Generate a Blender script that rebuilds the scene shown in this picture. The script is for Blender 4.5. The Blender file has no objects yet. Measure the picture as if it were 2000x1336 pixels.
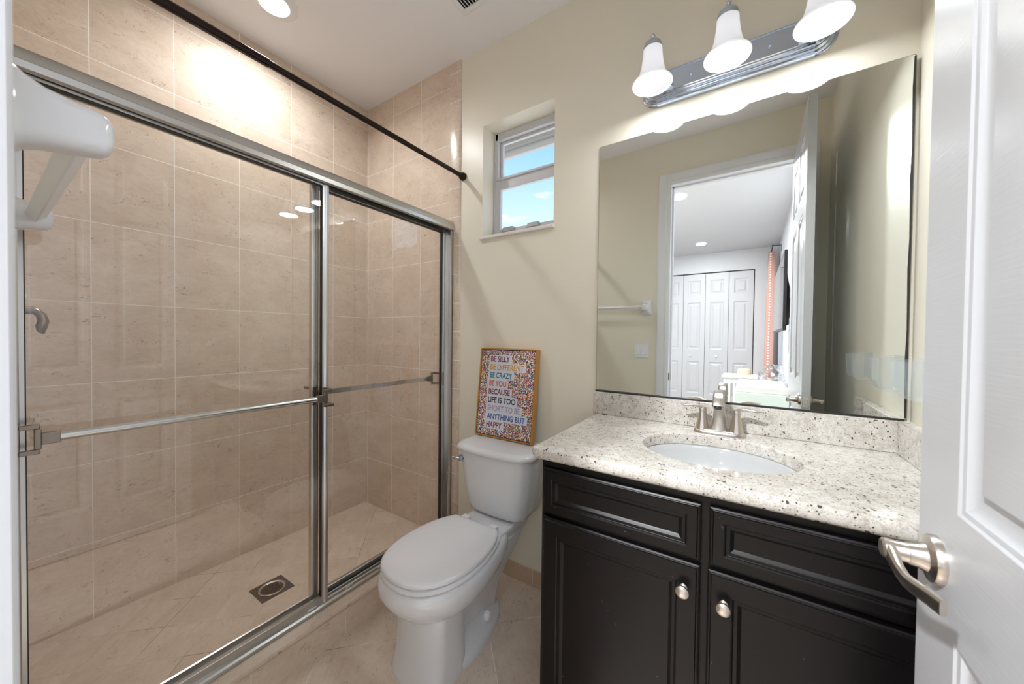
import bpy, bmesh, math, random
from math import sin, cos, pi, radians, sqrt
from mathutils import Vector, Matrix
random.seed(7)
S = bpy.context.scene
COL = S.collection

# ------------------------------------------------------------------ camera
YAW, PITCH, ROLL = 0.577894, -0.0161091, 0.0113996
cam_d = bpy.data.cameras.new('camera'); cam = bpy.data.objects.new('camera', cam_d); COL.objects.link(cam)
_f = Vector((-sin(YAW)*cos(PITCH), cos(YAW)*cos(PITCH), sin(PITCH)))
_r = Vector((cos(YAW), sin(YAW), 0)); _u = _r.cross(_f)
_r2 = _r*cos(ROLL) + _u*sin(ROLL); _u2 = -_r*sin(ROLL) + _u*cos(ROLL)
cam.matrix_world = Matrix(((_r2.x, _u2.x, -_f.x, 2.22806), (_r2.y, _u2.y, -_f.y, -1.53639), (_r2.z, _u2.z, -_f.z, 1.25223), (0, 0, 0, 1)))
cam_d.sensor_width = 36; cam_d.lens = 688.8/2000*36; cam_d.clip_start = 0.03; cam_d.clip_end = 200
cam_d.dof.use_dof = True; cam_d.dof.focus_distance = 1.7; cam_d.dof.aperture_fstop = 5.0
S.camera = cam
S.view_settings.view_transform = 'Standard'; S.view_settings.look = 'None'
S.view_settings.gamma = 1; S.view_settings.use_curve_mapping = False
S.view_settings.exposure = 0.58
S.cycles.max_bounces = 16; S.cycles.diffuse_bounces = 10; S.cycles.transparent_max_bounces = 24

# ------------------------------------------------------------------ node helper
class NT:
    def __init__(s, tree): s.t = tree; s.n = tree.nodes; s.l = tree.links
    def node(s, typ, **kw):
        n = s.n.new(typ)
        for k, v in kw.items():
            if hasattr(n, k) and not k.startswith('i_'): setattr(n, k, v)
        return n
    def set(s, sock, v):
        if isinstance(v, bpy.types.NodeSocket): s.l.new(v, sock)
        elif v is not None: sock.default_value = v
    def math(s, op, a, b=None, c=None):
        n = s.n.new('ShaderNodeMath'); n.operation = op
        for i, v in enumerate((a, b, c)):
            if v is not None: s.set(n.inputs[i], v)
        return n.outputs[0]
    def mix(s, f, a, b, blend='MIX'):
        n = s.n.new('ShaderNodeMix'); n.data_type = 'RGBA'; n.blend_type = blend
        s.set(n.inputs[0], f); s.set(n.inputs[6], a); s.set(n.inputs[7], b); return n.outputs[2]
    def ramp(s, v, a, b, c=0.0, d=1.0, smooth=True):
        n = s.n.new('ShaderNodeMapRange'); n.interpolation_type = 'SMOOTHSTEP' if smooth else 'LINEAR'
        s.set(n.inputs[0], v)
        for i, q in enumerate((a, b, c, d)): n.inputs[i+1].default_value = q
        return n.outputs[0]
    def noise(s, vec, scale, detail=4, rough=.55, dist=0.0):
        n = s.n.new('ShaderNodeTexNoise'); s.set(n.inputs['Vector'], vec)
        n.inputs['Scale'].default_value = scale; n.inputs['Detail'].default_value = detail
        n.inputs['Roughness'].default_value = rough; n.inputs['Distortion'].default_value = dist
        return n.outputs[0]
    def vor(s, vec, scale, feature='F1', rnd=1.0):
        n = s.n.new('ShaderNodeTexVoronoi'); n.feature = feature; s.set(n.inputs['Vector'], vec)
        n.inputs['Scale'].default_value = scale; n.inputs['Randomness'].default_value = rnd
        return n
    def comb(s, x, y, z=0.0):
        n = s.n.new('ShaderNodeCombineXYZ'); s.set(n.inputs[0], x); s.set(n.inputs[1], y); s.set(n.inputs[2], z); return n.outputs[0]
    def vmath(s, op, a, b):
        n = s.n.new('ShaderNodeVectorMath'); n.operation = op; s.set(n.inputs[0], a); s.set(n.inputs[1], b); return n.outputs[0]
    def bump(s, h, strength, dist):
        n = s.n.new('ShaderNodeBump'); n.inputs['Strength'].default_value = strength; n.inputs['Distance'].default_value = dist
        s.set(n.inputs['Height'], h); return n.outputs[0]

def rgb(r, g, b): return (r, g, b, 1)
def srgb(r, g, b):
    f = lambda c: ((c/255+.055)/1.055)**2.4 if c > 10 else c/255/12.92
    return (f(r), f(g), f(b), 1)

# ------------------------------------------------------------------ world sky
W = bpy.data.worlds.new('sky'); S.world = W; W.use_nodes = True
t = NT(W.node_tree); t.n.clear()
tc = t.node('ShaderNodeTexCoord'); sx = t.node('ShaderNodeSeparateXYZ'); t.l.new(tc.outputs['Generated'], sx.inputs[0])
zz = t.math('MAXIMUM', sx.outputs[2], 0.0)
sky = t.mix(t.ramp(zz, .12, .62), srgb(222, 240, 254), srgb(112, 178, 246))
inv = t.math('DIVIDE', 1.0, t.math('ADD', zz, .25))
cv = t.comb(t.math('MULTIPLY', sx.outputs[0], inv), t.math('MULTIPLY', sx.outputs[1], inv), t.math('MULTIPLY', zz, 5.0))
gnd = t.ramp(sx.outputs[2], -.06, .0, 1, 0)
cl = t.ramp(t.noise(cv, 3.4, 6, .55), .56, .68)
sky = t.mix(t.math('MULTIPLY', cl, .9), sky, srgb(250, 251, 253))
sky = t.mix(gnd, sky, (1.05, 1.05, 1.06, 1))
bg = t.node('ShaderNodeBackground'); t.set(bg.inputs[0], sky); bg.inputs[1].default_value = 1.0
wo = t.node('ShaderNodeOutputWorld'); t.l.new(bg.outputs[0], wo.inputs[0])

# ------------------------------------------------------------------ lights of the rooms
P_VAN, P_CAN, P_BED = 0.95, 6.0, (106.0, 10.0)
def area(name, loc, size, power, color=(1, 1, 1), spread=pi, rot=(0, 0, 0)):
    d = bpy.data.lights.new(name, 'AREA'); d.shape = 'DISK'; d.size = size; d.energy = power; d.color = color; d.spread = spread
    o = bpy.data.objects.new(name, d); o.location = loc; o.rotation_euler = rot; COL.objects.link(o); return o
def point(name, loc, rad, power, color=(1, 1, 1)):
    d = bpy.data.lights.new(name, 'POINT'); d.shadow_soft_size = rad; d.energy = power; d.color = color
    o = bpy.data.objects.new(name, d); o.location = loc; COL.objects.link(o); return o
area('shower_can_light', (.343, -.741, 2.800), .11, P_CAN, (.95, .975, 1), radians(160))
for (bx, by), pw_ in zip(((1.56, -2.744), (1.53, -5.036)), P_BED):
    area('bedroom_can_light', (bx, by, 2.800), .14, pw_, (.95, .975, 1))
VAN = [(1.932, -.152), (2.169, -.152), (2.411, -.152)]
for vx, vy in VAN:
    area('vanity_bulb_light', (vx, vy, 2.193), .125, P_VAN, (.93, .965, 1))

# ------------------------------------------------------------------ materials
MATS = {}
def mat(name, color=(.8, .8, .8, 1), rough=.5, metal=0.0, spec=.5, coat=0.0, trans=0.0, emit=None, estr=0.0, ior=None, aniso=0.0):
    m = bpy.data.materials.new(name); m.use_nodes = True
    b = m.node_tree.nodes['Principled BSDF']; g = b.inputs
    g['Base Color'].default_value = color; g['Roughness'].default_value = rough; g['Metallic'].default_value = metal
    g['Specular IOR Level'].default_value = spec; g['Coat Weight'].default_value = coat; g['Transmission Weight'].default_value = trans
    if ior: g['IOR'].default_value = ior
    if aniso: g['Anisotropic'].default_value = aniso
    if emit: g['Emission Color'].default_value = emit; g['Emission Strength'].default_value = estr
    MATS[name] = m; return m
def nodes(m): return NT(m.node_tree), m.node_tree.nodes['Principled BSDF']

def tile_material(name, ua, va, w, h, ou, ov, rough=.2, base=(srgb(224, 209, 193), srgb(213, 195, 177)), grout=srgb(242, 237, 230), diag=False, vein=1.0, gw=.0014, dirt=0.0):
    m = mat(name, rough=rough, spec=.5); t, b = nodes(m)
    tc = t.node('ShaderNodeTexCoord'); sp = t.node('ShaderNodeSeparateXYZ'); t.l.new(tc.outputs['Object'], sp.inputs[0])
    A, B = sp.outputs[ua], sp.outputs[va]
    if diag:
        A2 = t.math('MULTIPLY', t.math('SUBTRACT', B, A), .70711); B2 = t.math('MULTIPLY', t.math('ADD', B, A), .70711); A, B = A2, B2
    u = t.math('DIVIDE', t.math('SUBTRACT', A, ou), w); v = t.math('DIVIDE', t.math('SUBTRACT', B, ov), h)
    du = t.math('MULTIPLY', t.math('PINGPONG', u, .5), w); dv = t.math('MULTIPLY', t.math('PINGPONG', v, .5), h)
    d = t.math('MINIMUM', du, dv)
    g = t.ramp(d, gw*.55, gw*1.25, 1, 0)
    cell = t.comb(t.math('FLOOR', u), t.math('FLOOR', v), 3.7)
    wn = t.node('ShaderNodeTexWhiteNoise'); t.l.new(cell, wn.inputs['Vector'])
    off = t.vmath('MULTIPLY', wn.outputs['Color'], (19.0, 23.0, 17.0))
    flat = t.comb(A, B, 0.0)
    pos = t.vmath('ADD', flat, off)
    st = t.vmath('MULTIPLY', pos, (1.0, 1.45, 1.0))
    big = t.noise(st, 5.5, 5, .6, .3)
    fine = t.noise(st, 55, 4, .7)
    c = t.mix(t.ramp(big, .3, .7), base[1], base[0])
    c = t.mix(t.math('MULTIPLY', t.ramp(fine, .35, .75), .16), c, srgb(166, 146, 126))
    md = t.noise(t.vmath('MULTIPLY', pos, (1, 1.9, 1)), 21, 5, .68, .8)
    c = t.mix(t.math('MULTIPLY', t.ramp(md, .46, .74), .26), c, srgb(174, 156, 138))
    c = t.mix(t.math('MULTIPLY', wn.outputs['Value'], .10), c, srgb(180, 155, 130))
    # fine wandering hairline veins, only inside scattered patches
    n1 = t.noise(t.vmath('MULTIPLY', pos, (1, 1.8, 1)), 19, 3.5, .66, 1.0)
    ln = t.ramp(t.math('ABSOLUTE', t.math('SUBTRACT', n1, .5)), .002, .014, 1, 0)
    pm = t.ramp(t.noise(st, 12, 3, .6), .52, .62)
    br = t.ramp(t.noise(pos, 60, 2, .5), .40, .52)
    c = t.mix(t.math('MULTIPLY', t.math('MULTIPLY', t.math('MULTIPLY', ln, pm), br), .72*vein), c, srgb(96, 78, 66))
    pit = t.ramp(t.noise(st, 120, 2, .5), .69, .76)
    c = t.mix(t.math('MULTIPLY', pit, .26), c, srgb(130, 104, 82))
    if dirt:
        gn = t.ramp(t.noise(flat, 4.0, 2, .5), .5, .62)
        gc = t.mix(t.math('MULTIPLY', gn, dirt), grout, srgb(96, 78, 66))
    else: gc = grout
    c = t.mix(g, c, gc)
    t.set(b.inputs['Base Color'], c)
    t.set(b.inputs['Roughness'], t.math('ADD', t.math('MULTIPLY', g, .35), rough))
    hgt = t.math('SUBTRACT', t.math('MULTIPLY', fine, .08), g)
    t.set(b.inputs['Normal'], t.bump(hgt, .35, .0012))
    return m
TW, TH_ = .254, .3294
TZ0 = 2.3586
M_tileL = tile_material('tile_shower_side', 1, 2, TW, TH_, -.2521, TZ0)
M_tileB = tile_material('tile_shower_end', 0, 2, .262, TH_, .022, TZ0)
M_tileBull = tile_material('tile_bullnose', 0, 2, 3.0, .1647, -1.0, TZ0 + .07)
M_tileFS = tile_material('tile_shower_floor', 0, 1, .1655, .1655, -1.0, -.58, rough=.32, diag=True, vein=.8, dirt=.75, gw=.0012, grout=srgb(206, 190, 172))
M_tileF = tile_material('tile_floor', 0, 1, .336, .336, -1.165, .038, rough=.3, diag=True, dirt=.8, base=(srgb(226, 213, 199), srgb(215, 199, 183)))
M_tileC = tile_material('tile_curb', 1, 2, .336, 3.0, -.695, -1.0, rough=.3, vein=1.0)
M_tileCT = tile_material('tile_curb_top', 1, 0, 4.0, 3.0, -.04+1.9, -1.0, rough=.22, vein=1.0, base=(srgb(212, 197, 181), srgb(199, 181, 163)))
M_tileBB = tile_material('tile_baseboard', 0, 2, .336, 3.0, 1.37, -1.0, rough=.3, vein=.7, base=(srgb(202, 182, 156), srgb(190, 168, 142)))

def paint(name, color, rough=.45, bump=.06, scale=260):
    m = mat(name, color, rough, spec=.4); t, b = nodes(m)
    tc = t.node('ShaderNodeTexCoord'); n = t.noise(tc.outputs['Object'], scale, 3, .6)
    t.set(b.inputs['Normal'], t.bump(n, bump, .002)); return m
M_wall = paint('cream_wall_paint', srgb(229, 224, 209), .32)
M_ceil = paint('white_ceiling_paint', srgb(236, 236, 239), .8, .22, 90)
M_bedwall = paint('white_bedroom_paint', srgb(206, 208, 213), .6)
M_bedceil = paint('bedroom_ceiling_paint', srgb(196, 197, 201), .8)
M_closet = mat('closet_door_paint', srgb(194, 195, 200), .4)
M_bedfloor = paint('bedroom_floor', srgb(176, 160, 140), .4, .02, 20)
M_trim = mat('white_trim_paint', srgb(231, 233, 238), .28, spec=.5)
M_ceramic = mat('white_ceramic', srgb(222, 224, 228), .07, spec=.6, coat=.3)
M_seat = mat('white_toilet_seat', srgb(225, 227, 231), .16, spec=.5)
M_basin = mat('sink_porcelain', srgb(194, 196, 197), .08, spec=.6)
M_nickel = mat('brushed_nickel', srgb(208, 201, 193), .28, 1.0)
M_alum = mat('satin_aluminium', srgb(204, 204, 202), .3, 1.0)
M_bar = mat('satin_steel_bar', srgb(206, 206, 204), .22, 1.0)
M_dnick = mat('dark_nickel', srgb(146, 136, 126), .28, 1.0)
M_alumd = mat('dark_gasket', srgb(34, 32, 30), .5)
M_chrome = mat('chrome', srgb(196, 208, 224), .05, 1.0)
M_bronze = mat('oil_rubbed_bronze', srgb(44, 34, 30), .3, .7)
M_knob = mat('pewter_knob', srgb(226, 216, 206), .28, 1.0)
M_black = mat('black_plastic', srgb(18, 19, 20), .35)
M_whitepl = mat('white_plastic', srgb(232, 233, 235), .35)
M_frame = mat('window_aluminium_white', srgb(205, 206, 210), .4)
M_latch = mat('grey_latch', srgb(170, 172, 176), .4)
M_sill = mat('marble_sill', srgb(228, 224, 218), .25)
M_mirror = mat('mirror_silver', (.88, .91, .89, 1), .0, 1.0)
M_mirback = mat('mirror_backing', srgb(70, 58, 50), .5)
M_gold = mat('gold_frame', srgb(196, 142, 74), .38, .35)
M_soffit = mat('soffit_white', srgb(236, 236, 238), .7, emit=None)
M_fascia = paint('weathered_fascia', srgb(158, 158, 158), .8, .3, 40)
M_fascia2 = paint('grey_fascia', srgb(188, 188, 188), .8, .3, 40)
M_screen = mat('dark_screen', srgb(120, 122, 126), .06, .85)
M_curt = mat('pink_curtain', srgb(206, 160, 146), .8)
M_bead = mat('white_pompom', srgb(240, 236, 232), .8)
M_box = mat('pale_cardboard', srgb(204, 204, 202), .5)
M_boxg = mat('pale_green_tub', srgb(196, 208, 204), .35)
M_straw = mat('straw', srgb(188, 174, 152), .8)
M_bag = mat('plastic_bag', srgb(232, 236, 238), .3, spec=.5)
M_draindark = mat('drain_rust', srgb(74, 56, 40), .45, .4)
M_drain = mat('drain_metal', srgb(120, 112, 104), .35, 1.0)
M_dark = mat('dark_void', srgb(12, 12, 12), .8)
M_canin = mat('lit_lens', (1, 1, 1, 1), .5, emit=(1, .97, .94, 1), estr=9.0)
M_bulb = mat('lit_bulb', (1, 1, 1, 1), .5, emit=(1, .985, .97, 1), estr=1.1)

# opal glass shades: white, lit from inside, light passes through the wall of the shade
m = bpy.data.materials.new('opal_glass'); m.use_nodes = True; t = NT(m.node_tree); t.n.clear()
df = t.node('ShaderNodeBsdfDiffuse'); df.inputs[0].default_value = srgb(240, 241, 245)
tr = t.node('ShaderNodeBsdfTranslucent'); tr.inputs[0].default_value = srgb(232, 234, 240)
gl = t.node('ShaderNodeBsdfGlossy'); gl.inputs[1].default_value = .08
em = t.node('ShaderNodeEmission'); em.inputs[0].default_value = (.93, .95, 1, 1); em.inputs[1].default_value = .22
m1 = t.node('ShaderNodeMixShader'); m1.inputs[0].default_value = .22; t.l.new(df.outputs[0], m1.inputs[1]); t.l.new(tr.outputs[0], m1.inputs[2])
fr = t.node('ShaderNodeFresnel'); fr.inputs[0].default_value = 1.45
m2 = t.node('ShaderNodeMixShader'); t.l.new(fr.outputs[0], m2.inputs[0]); t.l.new(m1.outputs[0], m2.inputs[1]); t.l.new(gl.outputs[0], m2.inputs[2])
ad = t.node('ShaderNodeAddShader'); t.l.new(m2.outputs[0], ad.inputs[0]); t.l.new(em.outputs[0], ad.inputs[1])
o = t.node('ShaderNodeOutputMaterial'); t.l.new(ad.outputs[0], o.inputs[0]); M_opal = m

def thin_glass(name, tint=(1, 1, 1, 1), boost=1.0, rough=0.0, ior=1.5, base=0.0, milk=0.0):
    m = bpy.data.materials.new(name); m.use_nodes = True; t = NT(m.node_tree); t.n.clear()
    a = t.node('ShaderNodeBsdfTransparent'); a.inputs[0].default_value = tint
    g = t.node('ShaderNodeBsdfGlossy'); g.inputs[0].default_value = (1, 1, 1, 1); g.inputs[1].default_value = rough
    geo = t.node('ShaderNodeNewGeometry')
    f = t.node('ShaderNodeFresnel'); f.inputs[0].default_value = ior
    fac = t.math('MULTIPLY', t.math('SUBTRACT', 1.0, geo.outputs['Backfacing']), t.math('ADD', t.math('MULTIPLY', f.outputs[0], boost), base))
    x = t.node('ShaderNodeMixShader'); t.l.new(fac, x.inputs[0]); t.l.new(a.outputs[0], x.inputs[1]); t.l.new(g.outputs[0], x.inputs[2])
    res = x.outputs[0]
    if milk:
        d = t.node('ShaderNodeBsdfDiffuse'); d.inputs[0].default_value = srgb(214, 226, 234)
        y = t.node('ShaderNodeMixShader'); y.inputs[0].default_value = milk; t.l.new(res, y.inputs[1]); t.l.new(d.outputs[0], y.inputs[2]); res = y.outputs[0]
    o = t.node('ShaderNodeOutputMaterial'); t.l.new(res, o.inputs[0]); return m
M_glass = thin_glass('shower_glass', (.985, .985, .98, 1), 2.0)
M_pane = thin_glass('window_glass', (.98, .99, 1, 1), .6)
M_acryl = thin_glass('clear_acrylic', (.985, .992, .997, 1), .45, .03, 1.5, .0, .06)
M_baggl = thin_glass('clear_bag', (.93, .94, .95, 1), 1.5, .12, 1.5, .18)

# granite
def granite(name, flat):
    m = mat(name, rough=.14, spec=.5, coat=.0); t, b = nodes(m)
    tc = t.node('ShaderNodeTexCoord'); p = tc.outputs['Object']
    wp = t.noise(p, 18, 3, .5)
    big = t.noise(p, 9, 5, .6, .6)
    med = t.noise(p, 55, 5, .65, .4)
    fin = t.noise(p, 230, 3, .7)
    c = t.mix(t.ramp(big, .3, .7), srgb(222, 220, 215), srgb(202, 197, 189))
    c = t.mix(t.math('MULTIPLY', t.ramp(med, .44, .68), .62), c, srgb(164, 156, 146))
    c = t.mix(t.math('MULTIPLY', t.ramp(fin, .46, .68), .55), c, srgb(144, 136, 126))
    c = t.mix(t.math('MULTIPLY', t.ramp(t.noise(p, 340, 2, .6), .55, .7), .55), c, srgb(238, 235, 228))
    dp = t.vmath('ADD', p, t.vmath('MULTIPLY', t.comb(wp, fin, med), (.012, .012, .012)))
    def specks(scale, thr, keep, dens):
        v = t.vor(dp, scale)
        s = t.node('ShaderNodeSeparateColor'); t.l.new(v.outputs['Color'], s.inputs[0])
        sz = t.math('MULTIPLY', s.outputs[1], thr)
        on = t.math('GREATER_THAN', t.math('ADD', s.outputs[0], t.math('MULTIPLY', t.math('SUBTRACT', big, .5), dens)), keep)
        return t.math('MULTIPLY', t.math('LESS_THAN', v.outputs['Distance'], sz), on)
    s1 = specks(78, .36, .80, 1.9); s2 = specks(165, .42, .76, 1.9)
    dk = t.math('MAXIMUM', s1, s2)
    c = t.mix(t.math('MULTIPLY', dk, .93), c, t.mix(t.ramp(wp, .45, .6), srgb(30, 26, 24), srgb(66, 40, 32)))
    t.set(b.inputs['Base Color'], c); return m
M_gran = granite('speckled_granite', True)

# espresso cabinet wood
m = mat('espresso_wood', rough=.36, spec=.26, coat=.06); m.node_tree.nodes['Principled BSDF'].inputs['Coat Roughness'].default_value = .3; t, b = nodes(m)
tc = t.node('ShaderNodeTexCoord'); p = tc.outputs['Object']
n1 = t.noise(t.vmath('MULTIPLY', p, (30, 30, 1.6)), 1.0, 5, .6); n2 = t.noise(p, 5.0, 3, .5)
c = t.mix(n1, srgb(8, 7, 8), srgb(15, 12, 14)); c = t.mix(t.math('MULTIPLY', t.ramp(n2, .5, .75), .35), c, srgb(27, 15, 16))
c = t.mix(t.math('MULTIPLY', t.ramp(t.noise(p, 110, 2, .4), .775, .80), .5), c, srgb(150, 140, 130))
t.set(b.inputs['Base Color'], c); M_cab = m

# moulded door skin: white paint with faint embossed grain
m = mat('white_door_paint', srgb(196, 198, 202), .27, spec=.5); t, b = nodes(m)
tc = t.node('ShaderNodeTexCoord'); p = tc.outputs['Object']
gr = t.noise(t.vmath('MULTIPLY', p, (300, 9, 260)), 1.0, 3, .6, .4)
t.set(b.inputs['Normal'], t.bump(gr, .12, .002)); M_door = m

# confetti print on the canvas
m = mat('confetti_print', rough=.6); t, b = nodes(m)
tc = t.node('ShaderNodeTexCoord'); p = tc.outputs['Object']
v = t.vor(p, 250); sc = t.node('ShaderNodeSeparateColor'); t.l.new(v.outputs['Color'], sc.inputs[0])
cr = t.node('ShaderNodeValToRGB'); cr.color_ramp.interpolation = 'CONSTANT'
pal = [(30, 36, 70), (178, 38, 48), (236, 190, 60), (40, 120, 170), (240, 240, 238), (120, 30, 60), (60, 150, 140), (226, 120, 60), (24, 26, 40), (238, 226, 150), (70, 80, 160), (36, 44, 96), (200, 60, 100), (26, 40, 80), (150, 40, 44)]
e = cr.color_ramp.elements
while len(e) < len(pal): e.new(.5)
for i, q in enumerate(pal): e[i].position = i/len(pal); e[i].color = srgb(*q)
t.set(cr.inputs[0], sc.outputs[0])
edge = t.math('LESS_THAN', v.outputs['Distance'], t.math('ADD', .52, t.math('MULTIPLY', sc.outputs[1], .35)))
t.set(b.inputs['Base Color'], t.mix(edge, srgb(238, 238, 240), cr.outputs[0])); M_confetti = m
M_label = mat('pale_lettering_backing', srgb(214, 218, 232), .6)

# ------------------------------------------------------------------ mesh builder
class MB:
    def __init__(s): s.v = []; s.f = []
    def add(s, vs, fs):
        o = len(s.v); s.v += [tuple(q) for q in vs]; s.f += [tuple(i+o for i in q) for q in fs]; return s
    def box(s, x0, x1, y0, y1, z0, z1):
        v = [(x0,y0,z0),(x1,y0,z0),(x1,y1,z0),(x0,y1,z0),(x0,y0,z1),(x1,y0,z1),(x1,y1,z1),(x0,y1,z1)]
        return s.add(v, [(0,3,2,1),(4,5,6,7),(0,1,5,4),(1,2,6,5),(2,3,7,6),(3,0,4,7)])
    def loft(s, rings, cap0=True, cap1=True, closed=True):
        n = len(rings[0]); vs = [q for r in rings for q in r]; fs = []
        for i in range(len(rings)-1):
            for j in range(n if closed else n-1):
                k = (j+1) % n; fs.append((i*n+j, i*n+k, (i+1)*n+k, (i+1)*n+j))
        if cap0: fs.append(tuple(range(n-1, -1, -1)))
        if cap1: fs.append(tuple((len(rings)-1)*n+j for j in range(n)))
        return s.add(vs, fs)
    def lathe(s, c, axis, prof, n=32, cap0=True, cap1=True):
        a = Vector(axis).normalized(); u = a.orthogonal().normalized(); w = a.cross(u); c = Vector(c)
        return s.loft([[c + a*h + (u*cos(2*pi*k/n) + w*sin(2*pi*k/n))*max(r, 1e-5) for k in range(n)] for r, h in prof], cap0, cap1)
    def tube(s, pts, rad, n=14, caps=True, squash=None):
        pts = [Vector(q) for q in pts]; rs = rad if isinstance(rad, (list, tuple)) else [rad]*len(pts)
        up = None; rings = []
        for i, q in enumerate(pts):
            d = (pts[min(i+1, len(pts)-1)] - pts[max(i-1, 0)]).normalized()
            if up is None: up = d.orthogonal().normalized()
            up = (up - d*up.dot(d)).normalized(); w = d.cross(up)
            rings.append([q + up*cos(2*pi*k/n)*rs[i] + w*sin(2*pi*k/n)*rs[i] for k in range(n)])
        return s.loft(rings, caps, caps)
    def ribbon(s, pts, side, wid, thick):
        """flat bar along pts; side = direction of width, per-point half sizes"""
        pts = [Vector(q) for q in pts]; side = Vector(side).normalized(); rings = []
        for i, q in enumerate(pts):
            d = (pts[min(i+1, len(pts)-1)] - pts[max(i-1, 0)]).normalized(); nn = side.cross(d).normalized()
            a = wid[i] if isinstance(wid, (list, tuple)) else wid; b = thick[i] if isinstance(thick, (list, tuple)) else thick
            rings.append([q + side*a*cx + nn*b*cy for cx, cy in rr8])
        return s.loft(rings)
    def prism(s, outline, ax, a0, a1):
        """outline of 2D points in the two other axes (cyclic order y,z / x,z / x,y)"""
        def p(q, a): return (a, q[0], q[1]) if ax == 0 else (q[0], a, q[1]) if ax == 1 else (q[0], q[1], a)
        return s.loft([[p(q, a0) for q in outline], [p(q, a1) for q in outline]])
    def sphere(s, c, r, n=20, m=12, sx=1, sy=1, sz=1):
        c = Vector(c); rings = []
        for i in range(m+1):
            a = -pi/2 + pi*i/m
            rings.append([c + Vector((r*sx*max(cos(a), 1e-4)*cos(2*pi*k/n), r*sy*max(cos(a), 1e-4)*sin(2*pi*k/n), r*sz*sin(a))) for k in range(n)])
        return s.loft(rings)
_c = .42
rr8 = [(1, -_c), (1, _c), (.8, .85), (_c, 1), (-_c, 1), (-.8, .85), (-1, _c), (-1, -_c), (-.8, -.85), (-_c, -1), (_c, -1), (.8, -.85)]

def mesh_obj(name, mb, m, smooth=True, bevel=0.0, seg=2, sub=0, ang=32, offs=(0, 0, 0)):
    me = bpy.data.meshes.new(name); o3 = Vector(offs)
    me.from_pydata([Vector(q) - o3 for q in mb.v], [], mb.f); me.materials.append(m)
    bm = bmesh.new(); bm.from_mesh(me); bmesh.ops.recalc_face_normals(bm, faces=bm.faces[:]); bm.to_mesh(me); bm.free()
    o = bpy.data.objects.new(name, me); COL.objects.link(o)
    if smooth:
        me.polygons.foreach_set('use_smooth', [True]*len(me.polygons))
        me.set_sharp_from_angle(angle=radians(ang))
    if bevel:
        b = o.modifiers.new('bevel', 'BEVEL'); b.width = bevel; b.segments = seg; b.limit_method = 'ANGLE'; b.angle_limit = radians(40); b.harden_normals = False
    if sub:
        q = o.modifiers.new('sub', 'SUBSURF'); q.levels = sub; q.render_levels = sub
    return o
def base_of(o):
    while o.parent: o = o.parent
    return o.location.copy()
def thing(name, label, cat, loc, group=None, kind=None):
    o = bpy.data.objects.new(name, None); COL.objects.link(o); o.location = loc; o.empty_display_size = .05
    if label: o['label'] = label
    if cat: o['category'] = cat
    if group: o['group'] = group
    if kind: o['kind'] = kind
    return o
def part(name, mb, m, parent, label=None, **kw):
    o = mesh_obj(name, mb, m, offs=base_of(parent), **kw); o.parent = parent
    if label: o['label'] = label
    return o
def single(name, mb, m, label, cat, group=None, **kw):
    xs = [q[0] for q in mb.v]; ys = [q[1] for q in mb.v]; zs = [q[2] for q in mb.v]
    c = ((min(xs)+max(xs))/2, (min(ys)+max(ys))/2, min(zs))
    o = mesh_obj(name, mb, m, offs=c, **kw); o.location = c; o['label'] = label; o['category'] = cat
    if group: o['group'] = group
    return o
def struct(name, mb, m, label=None, **kw):
    kw.setdefault('smooth', False)
    o = mesh_obj(name, mb, m, **kw); o['kind'] = 'structure'
    if label: o['label'] = label
    return o

def paneled(mb, O, U, V, N, w, h, rects, prof):
    """flat face w x h at O (axes U,V, outward normal N) with stepped panels; prof = [(inset, depth)...]"""
    O, U, V, N = Vector(O), Vector(U), Vector(V), Vector(N)
    P = lambda a, b, d=0: O + U*a + V*b + N*d
    xs = sorted({0, w} | {r[0] for r in rects} | {r[2] for r in rects}); ys = sorted({0, h} | {r[1] for r in rects} | {r[3] for r in rects})
    for i in range(len(xs)-1):
        for j in range(len(ys)-1):
            cx, cy = (xs[i]+xs[i+1])/2, (ys[j]+ys[j+1])/2
            if any(r[0] < cx < r[2] and r[1] < cy < r[3] for r in rects): continue
            mb.add([P(xs[i], ys[j]), P(xs[i+1], ys[j]), P(xs[i+1], ys[j+1]), P(xs[i], ys[j+1])], [(0, 1, 2, 3)])
    for a, b, c, d in rects:
        rings = [[P(a, b), P(c, b), P(c, d), P(a, d)]] + [[P(a+i, b+i, q), P(c-i, b+i, q), P(c-i, d-i, q), P(a+i, d-i, q)] for i, q in prof]
        mb.loft(rings, False, True)

H = 2.818          # ceiling height
YF = -1.530        # bathroom face of the front wall
XR = 2.654         # right wall
SF = .062          # shower floor height
XT = .868          # end of the shower tile on the back wall

# ================================================================== ROOM SHELL
# back wall with the window opening
WX0, WX1, WZ0, WZ1 = 1.023, 1.457, 1.795, 2.398
b = MB().box(-.15, WX0, 0, .16, -.1, H).box(WX1, XR+.12, 0, .16, -.1, H).box(WX0, WX1, 0, .16, -.1, WZ0-.018).box(WX0, WX1, 0, .16, WZ1, H)
struct('wall_back', b, M_wall)
struct('wall_left', MB().box(-.15, 0, -1.65, 0, -.1, H), M_tileL)
struct('wall_right', MB().box(XR, XR+.12, YF-.115, 0, -.1, H), M_wall)
OX0, OX1, OZ = 1.705, 2.505, 2.465     # doorway
b = MB().box(0, OX0-.012, YF-.115, YF, -.1, H).box(OX1+.012, XR, YF-.115, YF, -.1, H).box(OX0-.012, OX1+.012, YF-.115, YF, OZ+.012, H)
struct('wall_front', b, M_wall)
struct('ceiling', MB().box(-.15, XR+.12, -1.645, .16, H, H+.1), M_ceil)
struct('floor', MB().box(.70, XR, -1.645, 0, -.1, 0), M_tileF)
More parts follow.
